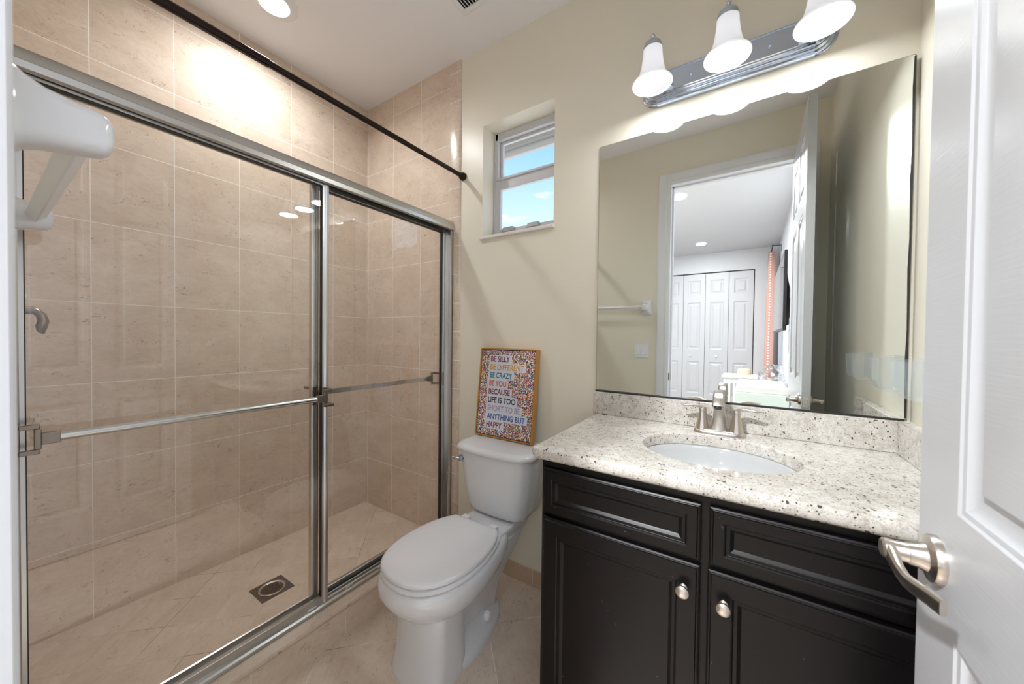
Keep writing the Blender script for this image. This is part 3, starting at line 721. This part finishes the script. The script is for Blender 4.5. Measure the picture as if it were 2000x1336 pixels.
def front(name, x0, x1, z0, z1, inset, knob=None):
    th = .018; yb = CYF; yf = CYF-th; mb = MB(); w, h = x1-x0, z1-z0; k = .008
    P = lambda a, c_, y: (x0+a, y, z0+c_)
    prof = [(.0035, -.0015), (.005, -.0055), (.013, -.0045), (.018, -.0085), (.021, -.0105)]
    # stepped outer edge
    rings = [[P(0, 0, yb), P(w, 0, yb), P(w, h, yb), P(0, h, yb)], [P(0, 0, yf+.006), P(w, 0, yf+.006), P(w, h, yf+.006), P(0, h, yf+.006)],
             [P(.004, .004, yf+.0035), P(w-.004, .004, yf+.0035), P(w-.004, h-.004, yf+.0035), P(.004, h-.004, yf+.0035)],
             [P(.007, .007, yf+.0035), P(w-.007, .007, yf+.0035), P(w-.007, h-.007, yf+.0035), P(.007, h-.007, yf+.0035)],
             [P(.009, .009, yf), P(w-.009, .009, yf), P(w-.009, h-.009, yf), P(.009, h-.009, yf)]]
    mb.loft(rings, True, False)
    q = .009
    paneled(mb, P(q, q, yf), (1, 0, 0), (0, 0, 1), (0, -1, 0), w-2*q, h-2*q, [(inset-q, inset-q, w-q-inset, h-q-inset)], prof)
    o = part(name, mb, M_cab, va, smooth=False, bevel=.0007, seg=1)
    if knob:
        kx, kz = knob
        part('knob', MB().lathe((kx, yf, kz), (0, -1, 0), [(.009, 0), (.009, .002), (.0058, .004), (.0055, .012), (.008, .0145), (.0145, .018), (.0160, .021), (.0150, .0245), (.010, .028), (.003, .0295)], 32), M_knob, o)
front('drawer_front', 1.713, 2.152, .703, .845, .030)
front('drawer_front', 2.170, 2.622, .703, .845, .030)
front('door', 1.713, 2.152, .112, .692, .050, (2.116, .628))
front('door', 2.168, 2.622, .112, .692, .050, (2.203, .622))

# countertop with oval cutout, bullnose edge, splashes
ZT, ZB = .913, .877
KX0, KX1, KY0, KY1 = 1.684, XR, -.595, 0
BX, BY, BA, BB = 2.165, -.300, .208, .170
base = []; R = .022; N1 = 44
def seg(p, q, n): return [(p[0]+(q[0]-p[0])*k/n, p[1]+(q[1]-p[1])*k/n) for k in range(n)]
out = []
out += [(p, (0, -1)) for p in seg((KX0+R, KY0), (KX1, KY0), 40)]
out += [((KX1, KY0), (0, -1))] + [(p, (0, 0)) for p in seg((KX1, KY0+.020), (KX1, KY1), 20)]
out += [(p, (0, 0)) for p in seg((KX1, KY1), (KX0, KY1), 40)]
out += [(p, (-1, 0)) for p in seg((KX0, KY1), (KX0, KY0+R), 20)]
for k in range(9):
    a = pi + pi/2*k/8; out.append(((KX0+R+R*cos(a), KY0+R+R*sin(a)), (cos(a), sin(a))))
def oring(ins, z): return [(p[0]-n_[0]*ins, p[1]-n_[1]*ins, z) for p, n_ in out]
def ering(s_, z):
    rr = []
    for p, n_ in out:
        a = math.atan2((p[1]-BY)/BB, (p[0]-BX)/BA); rr.append((BX+BA*s_*cos(a), BY+BB*s_*sin(a), z))
    return rr
top = thing('vanity_countertop', 'pale speckled granite vanity countertop with backsplash and oval sink cutout', 'countertop', ((KX0+KX1)/2, -.3, ZB))
b = MB().loft([ering(1.0, ZB), ering(1.0, ZT-.004), ering(1.012, ZT-.001), ering(1.03, ZT), oring(.012, ZT), oring(.006, ZT-.0015), oring(.0015, ZT-.007), oring(0, ZT-.015), oring(.0005, ZT-.024), oring(.004, ZT-.031), oring(.010, ZB), ering(1.0, ZB)], False, False)
part('slab', b, M_gran, top, ang=40)
part('backsplash', MB().box(KX0-.006, KX1, -.021, 0, ZT, 1.012), M_gran, top, bevel=.003)
part('sidesplash', MB().box(KX1-.032, KX1, -.560, -.021, ZT, 1.012), M_gran, top, bevel=.003)
# undermount sink
def er(sa, z): return [(BX+BA*sa*cos(2*pi*k/72), BY+BB*sa*sin(2*pi*k/72), z) for k in range(72)]
sk = thing('sink', 'white oval undermount sink set below the granite countertop', 'sink', (BX, BY, .74))
part('basin', MB().loft([er(1.10, .8765), er(1.02, .8765), er(1.0, .872), er(.975, .855), er(.93, .825), er(.82, .785), er(.62, .760), er(.35, .749), er(.12, .746)], False, True), M_basin, sk, ang=60)
part('sink_drain', MB().lathe((BX, BY, .746), (0, 0, 1), [(.024, 0), (.024, .003), (.018, .004), (.016, .001), (.002, .001)], 28), M_nickel, sk)
# faucet
FX, FY = 2.165, -.088
fa = thing('faucet', 'brushed nickel two-handle faucet on the countertop behind the sink', 'faucet', (FX, FY, ZT))
def boat(hx, hy, z, n=40): return [(FX+hx*math.copysign(abs(cos(2*pi*k/n))**.62, cos(2*pi*k/n)), FY+hy*math.copysign(abs(sin(2*pi*k/n))**.75, sin(2*pi*k/n)), z) for k in range(n)]
part('base_plate', MB().loft([boat(.080, .028, ZT), boat(.080, .028, ZT+.006), boat(.077, .0255, ZT+.013), boat(.070, .021, ZT+.017)]), M_nickel, fa, ang=50)
for s in (-1, 1):
    hx = FX+s*.052
    h = part('handle', MB().lathe((hx, FY, ZT+.012), (0, 0, 1), [(.0235, 0), (.021, .012), (.0175, .030), (.0142, .048), (.0128, .060), (.0125, .062), (.0120, .0625), (.0130, .0635), (.0130, .074), (.011, .080), (.002, .082)], 12), M_nickel, fa, ang=20)
    pts = [(hx-s*.008, FY, ZT+.084), (hx+s*.008, FY-.003, ZT+.093), (hx+s*.024, FY-.007, ZT+.098), (hx+s*.042, FY-.010, ZT+.0975), (hx+s*.058, FY-.012, ZT+.0945), (hx+s*.073, FY-.013, ZT+.0965)]
    part('lever', MB().ribbon(pts, (0, 1, 0), [.009, .011, .011, .010, .0085, .003], [.006, .006, .0045, .004, .0035, .0015]), M_nickel, h, ang=60)
sp_ = MB(); rings = []
for z, hw, yb_, yf_ in ((ZT+.012, .0275, .020, -.022), (ZT+.030, .0225, .017, -.018), (ZT+.060, .0185, .014, -.015), (ZT+.090, .0175, .012, -.016), (ZT+.115, .0175, .012, -.022)):
    rings.append([(FX+hw*a, FY+(yf_+yb_)/2+(yb_-yf_)/2*q_, z) for a, q_ in rr8])
sp_.loft(rings)
cl_ = [(FY+.002, ZT+.105), (FY-.004, ZT+.128), (FY-.018, ZT+.145), (FY-.040, ZT+.152), (FY-.062, ZT+.147), (FY-.080, ZT+.132), (FY-.090, ZT+.112)]
sp_.ribbon([(FX, y, z) for y, z in cl_], (1, 0, 0), [.0165, .016, .0155, .0155, .016, .0165, .017], [.014, .013, .0115, .0105, .010, .010, .010])
part('spout', sp_, M_nickel, fa, ang=35)
part('aerator', MB().lathe((FX, FY-.0905, ZT+.112), (0, -.45, -1), [(.0105, 0), (.0105, .007), (.008, .0075)], 20), M_alumd, fa)

# ================================================================== MIRROR
THM = radians(.6)
mi = thing('wall_mirror', 'large frameless wall mirror above the granite backsplash', 'mirror', (2.16, 0, 1.018))
MX0, MX1, MZ0, MZ1 = 1.684, 2.641, 1.0185, 2.094
def mp(s_, d, z): return (MX0 + s_*cos(THM) - d*sin(THM)*1.0, -.006 - s_*sin(THM) - d*cos(THM), z)
Lm = (MX1-MX0)
def mring(d, i): return [mp(i, d, MZ0+i), mp(Lm-i, d, MZ0+i), mp(Lm-i, d, MZ1-i-.004), mp(Lm-i-.004, d, MZ1-i), mp(i+.004, d, MZ1-i), mp(i, d, MZ1-i-.004)]
part('mirror_glass', MB().loft([mring(-.0008, 0), mring(0, 0)]), M_mirror, mi, smooth=False)
part('mirror_backing', MB().loft([mring(-.0045, -.0012), mring(-.0009, -.0012)]), M_mirback, mi, smooth=False)
b = MB()
for i in range(12):
    z = MZ0+.002+ i*(MZ1-MZ0-.006)/12
    b.add([mp(Lm-.0035-.001*((i*7) % 3), .0004, z), mp(Lm+.0008, .0004, z), mp(Lm+.0008, .0004, z+(MZ1-MZ0-.006)/12), mp(Lm-.0035-.001*((i*7+7) % 3), .0004, z+(MZ1-MZ0-.006)/12)], [(0, 1, 2, 3)])
b.box(MX0+.001, MX1-.004, -.0205, -.0005, 1.0125, 1.0175)
part('worn_edge', b, M_alumd, mi, label='blackened edge of the mirror', smooth=False)

# ================================================================== VANITY LIGHT
vl = thing('vanity_light', 'chrome bath bar light with three white bell glass shades above the mirror', 'wall light', (2.168, 0, 2.24))
PX0, PX1, PZ0, PZ1 = 1.925, 2.411, 2.189, 2.314
b = MB(); zc = (PZ0+PZ1)/2; hh = (PZ1-PZ0)/2
def stad(g, d, n=16):
    pts = []
    for k in range(n+1):
        a = -pi/2 + pi*k/n; pts.append((PX1 + (hh-g)*cos(a)*1.0, -d, zc + (hh-g)*sin(a)))
    for k in range(n+1):
        a = pi/2 + pi*k/n; pts.append((PX0 + (hh-g)*cos(a)*1.0, -d, zc + (hh-g)*sin(a)))
    return pts
b.loft([stad(.001, 0), stad(.001, .004), stad(.004, .006), stad(.008, .006), stad(.010, .010), stad(.014, .0125), stad(.018, .012), stad(.020, .015), stad(.024, .0175), stad(.028, .017), stad(.030, .019), stad(.034, .020)])
fp = [(0, PZ0), (.012, PZ0), (.0165, PZ0+.002), (.018, PZ0+.006), (.0175, PZ0+.010), (.023, PZ0+.0125), (.0265, PZ0+.016), (.0255, PZ0+.021), (.031, PZ0+.0235), (.0345, PZ0+.0275), (.0335, PZ0+.0325), (.036, PZ0+.035), (.036, PZ0+.039), (.030, PZ0+.041), (.027, PZ0+.042), (.027, PZ1-.011), (.030, PZ1-.010), (.030, PZ1-.006), (.024, PZ1-.005), (.023, PZ1-.001), (0, PZ1-.001)]
b.loft([[(x, -d, z) for d, z in fp] for x in (PX0, PX1)])
part('back_plate', b, M_chrome, vl, ang=28)
for sx_ in (2.046, 2.290): part('cap_nut', MB().lathe((sx_, -.027, zc+.010), (0, -1, 0), [(.006, 0), (.006, .004), (.003, .007), (.001, .008)], 14), M_chrome, vl)
for vx_, vy_ in VAN:
    part('socket_arm', MB().tube([(vx_, -.0265, zc+.01), (vx_, -.05, zc+.004), (vx_, -.072, zc+.03), (vx_, -.082, 2.30), (vx_, -.096, 2.335), (vx_, -.122, 2.352), (vx_, vy_, 2.348)], [.010, .009, .008, .0075, .0075, .0075, .008], 14).lathe((vx_, -.0265, zc+.01), (0, -1, 0), [(.020, 0), (.019, .005), (.011, .010)], 24), M_chrome, vl)
    part('shade_cap', MB().lathe((vx_, vy_, 2.317), (0, 0, 1), [(.0335, 0), (.0335, .010), (.030, .020), (.020, .030), (.010, .035), (.006, .038), (.005, .043), (.0075, .046), (.0085, .050), (.006, .055), (.001, .057)], 28), M_chrome, vl)
    rt = 2.190
    op = [(.0690, 0), (.0700, .002), (.0695, .005), (.0610, .014), (.0520, .026), (.0450, .042), (.0400, .062), (.0365, .085), (.0340, .108), (.0330, .128)]
    ip = [(r-.003, h) for r, h in op[2:-1]]
    sh = part('glass_shade', MB().lathe((vx_, vy_, rt), (0, 0, 1), [(.001, .128)] + [(r, h) for r, h in reversed(op)] + [(.0665, .002)] + ip + [(.028, .118), (.001, .118)], 40, False, False), M_opal, vl, ang=70)
    part('bulb', MB().sphere((vx_, vy_, rt+.078), .0255, 20, 12, 1, 1, 1.2), M_bulb, sh)

# ================================================================== CLEAR CUPS on the right wall
def cup(y0, y1, label):
    z1, z0 = 1.195, 1.092; xo = 2.592; xw = XR-.0005; th = .002; mb = MB()
    cm = []
    def ring(g):
        # outline in x-z (side profile) swept in y as an open-topped pocket
        return [(xw, z1+.010), (xw, z0+.006), (xw-.012, z0+.001), (xo+.022, z0-.002), (xo+.008, z0+.010), (xo+.004, z0+.03), (xo, z1)]
    pr_ = ring(0); pi_ = [(x + (th if i > 2 else -th), z + (th if 0 < i < 5 else 0)) for i, (x, z) in enumerate(pr_)]
    n = len(pr_)
    # curved outer sheet
    ol = [[(x, y, z) for x, z in pr_] for y in (y0, y0+.006, y1-.006, y1)]
    mb.loft([[(x, y, z) for x, z in pr_] + [(x, y, z) for x, z in reversed(pi_)] for y in (y0, y1)])
    for y in (y0, y1-th):   # end walls
        mb.loft([[(x, y, z) for x, z in pr_], [(x, y+th, z) for x, z in pr_]])
    return single('wall_cup', mb, M_acryl, label, 'cup holder', 'clear cups on the right wall', smooth=False)
cup(-.178, -.078, 'clear plastic wall cup nearest the mirror, on the right wall above the sidesplash')
cup(-.560, -.445, 'clear plastic wall cup farther from the mirror, visible only in its reflection')

# ================================================================== BATHROOM DOOR (open leaf)
DX0, DX1, DY1, DY0, DZ0, DZ1 = 2.464, 2.499, -.733, -1.524, .010, 2.448
do = thing('door_1', 'open white panelled bathroom door with nickel lever handles at the right edge', 'door', (2.48, DY0, 0), kind='structure')
dw, dh = DY1-DY0, DZ1-DZ0
st, mu = .113, .104; pw = (dw-2*st-mu)/2
rects = []
for a in (st, st+pw+mu):
    rects += [(a, .230, a+pw,   .862-DZ0), (a, 1.029-DZ0, a+pw, 1.905), (a, 2.010, a+pw, dh-.125)]
prof = [(.003, -.0025), (.009, -.0035), (.012, -.0065), (.020, -.0095), (.026, -.0100), (.036, -.0100), (.043, -.0035), (.047, -.0025)]
b = MB()
paneled(b, (DX0, DY1, DZ0), (0, -1, 0), (0, 0, 1), (-1, 0, 0), dw, dh, rects, prof)
paneled(b, (DX1, DY0, DZ0), (0, 1, 0), (0, 0, 1), (1, 0, 0), dw, dh, rects, prof)
for ya in (DY0, DY1): b.add([(DX0, ya, DZ0), (DX1, ya, DZ0), (DX1, ya, DZ1), (DX0, ya, DZ1)], [(0, 1, 2, 3)])
for za in (DZ0, DZ1): b.add([(DX0, DY0, za), (DX1, DY0, za), (DX1, DY1, za), (DX0, DY1, za)], [(0, 1, 2, 3)])
part('door_leaf', b, M_door, do, ang=25)
LY, LZ = -.797, .945
for s, xf in ((-1, DX0), (1, DX1)):
    hb = MB().lathe((xf, LY, LZ), (s, 0, 0), [(.033, 0), (.033, .006), (.031, .0095), (.026, .011), (.020, .013), (.0165, .020), (.0152, .030)], 40)
    hb.lathe((xf+s*.030, LY, LZ), (s, 0, 0), [(.0146, 0), (.0140, .001), (.0138, .0245), (.0110, .027)], 32)
    ho = part('lever_handle', hb, M_nickel, do, ang=40)
    xe = xf+s*.0480
    pts = [(xe, LY+.014, LZ), (xe, LY, LZ-.001), (xe, LY-.020, LZ-.004), (xe, LY-.042, LZ-.010), (xe-s*.001, LY-.062, LZ-.012), (xe-s*.004, LY-.082, LZ-.009), (xe-s*.009, LY-.102, LZ-.006), (xe-s*.014, LY-.124, LZ-.004)]
    part('lever', MB().ribbon(pts, (0, 0, 1), [.010, .0130, .0115, .0098, .0095, .0098, .0100, .0100], [.004, .007, .006, .005, .0045, .0045, .004, .0035]), M_nickel, ho, ang=60)
part('latch_plate', MB().box(2.469, 2.494, DY1-.001, DY1+.0012, LZ-.029, LZ+.029).box(2.476, 2.487, DY1, DY1+.010, LZ-.012, LZ+.010), M_nickel, do, bevel=.001)
for z in (.20, 1.22, 2.22): part('hinge', MB().tube([(DX1+.004, DY0-.002, z-.05), (DX1+.004, DY0-.002, z+.05)], .006, 12), M_nickel, do)

# ================================================================== BEDROOM seen in the mirror
BXL, BXR, BYF, BYB = .20, 2.600, -5.90, -1.645
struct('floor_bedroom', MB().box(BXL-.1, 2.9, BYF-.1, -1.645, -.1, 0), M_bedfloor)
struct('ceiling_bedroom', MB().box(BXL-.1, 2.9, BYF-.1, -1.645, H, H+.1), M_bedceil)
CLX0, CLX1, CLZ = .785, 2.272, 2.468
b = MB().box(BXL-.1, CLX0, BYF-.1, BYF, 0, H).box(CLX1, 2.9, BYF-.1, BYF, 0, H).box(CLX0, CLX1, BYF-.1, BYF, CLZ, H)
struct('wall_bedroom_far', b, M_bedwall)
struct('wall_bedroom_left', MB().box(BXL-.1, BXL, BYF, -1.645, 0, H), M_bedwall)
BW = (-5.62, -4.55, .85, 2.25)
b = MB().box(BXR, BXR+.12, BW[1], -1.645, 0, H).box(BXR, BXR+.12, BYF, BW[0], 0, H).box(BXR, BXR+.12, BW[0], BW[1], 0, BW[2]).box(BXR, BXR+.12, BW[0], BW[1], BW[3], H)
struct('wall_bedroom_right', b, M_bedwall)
w2 = struct('window_2', MB().box(BXR+.06, BXR+.09, BW[0], BW[0]+.04, BW[2], BW[3]).box(BXR+.06, BXR+.09, BW[1]-.04, BW[1], BW[2], BW[3]).box(BXR+.06, BXR+.09, BW[0]+.04, BW[1]-.04, BW[2], BW[2]+.04).box(BXR+.06, BXR+.09, BW[0]+.04, BW[1]-.04, BW[3]-.04, BW[3]), M_frame)
part('pane', MB().box(BXR+.072, BXR+.076, BW[0]+.04, BW[1]-.04, BW[2]+.04, BW[3]-.04), M_pane, w2, smooth=False)
struct('trim_8', MB().box(BXL, OX0-.012, YF-.135, YF-.115, 0, .0), M_trim) if False else None
# bifold closet: four panelled leaves
struct('closet_gap_shade', MB().box(CLX0-.004, CLX1+.004, BYF-.06, BYF-.05, 0, CLZ+.002), M_dark)  # black sheet behind the leaves, put in as the shade in their gaps
clab = ['leftmost white bifold closet leaf, cut by the door casing in the mirror', 'second white bifold closet leaf from left, with a knob, in the mirror',
        'third white bifold closet leaf from left, with a knob, in the mirror', 'rightmost white bifold closet leaf beside the dark jamb gap in the mirror']
lw = (CLX1-CLX0-.024)/4
for i in range(4):
    x0 = CLX0 + i*(lw+.004); w_ = lw-.002
    c = thing('closet_door', clab[i], 'closet door', (x0+w_/2, BYF, .01), 'bifold closet leaves')
    mb = MB(); rc = [(.075, z0-.01, w_-.075, z1-.01) for z0, z1 in ((.223, .824), (1.049, 1.921), (2.062, 2.330))]
    paneled(mb, (x0+w_, BYF-.004, .01), (-1, 0, 0), (0, 0, 1), (0, 1, 0), w_, CLZ-.030, rc, [(.006, -.006), (.024, -.012), (.034, -.012), (.060, -.003)])
    mb.box(x0, x0+w_, BYF-.034, BYF-.018, .01, CLZ-.020)
    for xa in (x0, x0+w_): mb.add([(xa, BYF-.034, .01), (xa, BYF-.004, .01), (xa, BYF-.004, CLZ-.020), (xa, BYF-.034, CLZ-.020)], [(0, 1, 2, 3)])
    part('leaf', mb, M_closet, c, smooth=False)
    if i in (1, 2): part('knob', MB().lathe((x0+w_*(.36 if i == 1 else .52), BYF-.004, .928), (0, 1, 0), [(.008, 0), (.008, .012), (.018, .018), (.020, .026), (.012, .034), (.002, .036)], 20), M_whitepl, c)

# curtain on its rod
cu = thing('curtain', 'gathered pink curtain with white pompom edge by the bedroom window, in the mirror', 'curtain', (2.50, -5.45, 0))
cols = 60; rings = []
for j in range(12):
    z = 2.66 - j*2.55/11; row = []
    sprd = .75 + .25*min(1, j/4)
    for i in range(cols+1):
        u = i/cols; row.append((2.492 + .052*sprd*sin(u*pi*9) - .022*j/11, -5.82 + u*.42*sprd, z))
    rings.append(row)
mb = MB().loft(rings, False, False, False); cob = part('cloth', mb, M_curt, cu)
so = cob.modifiers.new('thick', 'SOLIDIFY'); so.thickness = .003
pb = MB()
for k in range(58): pb.sphere((2.475 - .018*k/58, -5.80+.42*(.75+.25*min(1, k/20)), 2.62 - k*.043), .012, 8, 6)
po = part('pompom_trim', pb, M_bead, cu); po['kind'] = 'stuff'
cr_ = thing('curtain_rod', 'thin dark curtain rod on a bracket above the pink curtain in the mirror', 'curtain rod', (2.5, -5.5, 2.69))
part('rod', MB().tube([(2.487, -5.86, 2.690), (2.487, -5.20, 2.690)], .009, 12), M_black, cr_)
part('rod_bracket', MB().tube([(2.487, -5.25, 2.690), (2.60, -5.25, 2.690), (2.60, -5.25, 2.60)], .007, 10), M_black, cr_)

# television on an arm
tv = thing('television', 'wall-mounted flat television seen edge-on beside the pink curtain in the mirror', 'television', (2.47, -2.8, 1.3))
part('tv_bezel', MB().box(2.455, 2.478, -3.55, -2.02, 1.325, 1.965), M_black, tv, bevel=.004)
part('tv_screen', MB().box(2.4535, 2.456, -3.53, -2.04, 1.345, 1.945), M_screen, tv, smooth=False)
part('tv_back', MB().loft([[(2.478, -3.3, 1.36), (2.478, -2.2, 1.36), (2.478, -2.2, 1.86), (2.478, -3.3, 1.86)], [(2.512, -3.2, 1.38), (2.512, -2.3, 1.38), (2.512, -2.3, 1.70), (2.512, -3.2, 1.70)]]), M_black, tv, bevel=.004)
part('mount_arm', MB().box(2.512, 2.600, -2.85, -2.65, 1.46, 1.64), M_black, tv, bevel=.004)

# small slatted table with a straw hat, box and bag beside it
tt = thing('side_table', 'small white slatted side table in the bedroom, seen behind the faucet', 'table', (2.12, -4.18, 0))
part('table_top', MB().box(1.925, 2.32, -4.38, -3.985, .735, .765), M_trim, tt, bevel=.006)
b = MB()
for x0, y0 in ((1.945, -4.36), (1.945, -4.04), (2.265, -4.36), (2.265, -4.04)): part('leg', MB().box(x0, x0+.035, y0, y0+.035, 0, .735), M_trim, tt, bevel=.003)
for ya in (-4.025, -4.355): part('apron', MB().box(1.98, 2.265, ya, ya+.015, .665, .735), M_trim, tt, bevel=.002)
part('shelf', MB().box(1.95, 2.30, -4.35, -4.02, .24, .26), M_trim, tt, bevel=.002)
for k in range(5): part('slat', MB().box(2.003+k*.052, 2.021+k*.052, -4.022, -4.012, .26, .665), M_trim, tt, smooth=False)
ht = MB().lathe((2.17, -4.19, .765), (0, 0, 1), [(.135, 0), (.136, .005), (.080, .012), (.078, .050), (.070, .078), (.045, .090), (.002, .092)], 36)
single('straw_hat', ht, M_straw, 'pale straw hat lying on the small white table in the mirror', 'hat')
single('storage_box', MB().loft([[(x, y, z) for x, y in ((2.105-e, -3.86+e), (2.59-e*.0, -3.86+e), (2.59, -3.10-e), (2.105-e, -3.10-e))] for z, e in ((.0, 0), (.54, .0), (.545, .004), (.665, .004))]), M_boxg, 'pale storage box beside the small white table, seen in the mirror', 'box', smooth=False, bevel=.006)
lid = MB().box(2.115, 2.575, -3.95, -3.12, .666, .735)
single('box_lid', lid, M_box, 'flat white carton lying on top of the pale storage box in the mirror', 'carton', bevel=.008)
bgm = MB(); rings = []
for j in range(9):
    z = .750 + j*.026; r = .125*sin(pi*(.30+.62*j/8)); row = []
    for k in range(26):
        a = 2*pi*k/26; rr = r*(1+.16*sin(3*a+j)+.10*sin(7*a-2*j)+.06*sin(11*a+3*j)); row.append((2.45+rr*cos(a)*.95, -3.50+rr*sin(a)*1.5, z + .012*sin(5*a+j)))
    rings.append(row)
bgm.loft(rings)
single('plastic_bag', bgm, M_baggl, 'crumpled clear plastic bag on the white carton in the mirror', 'bag', ang=20)
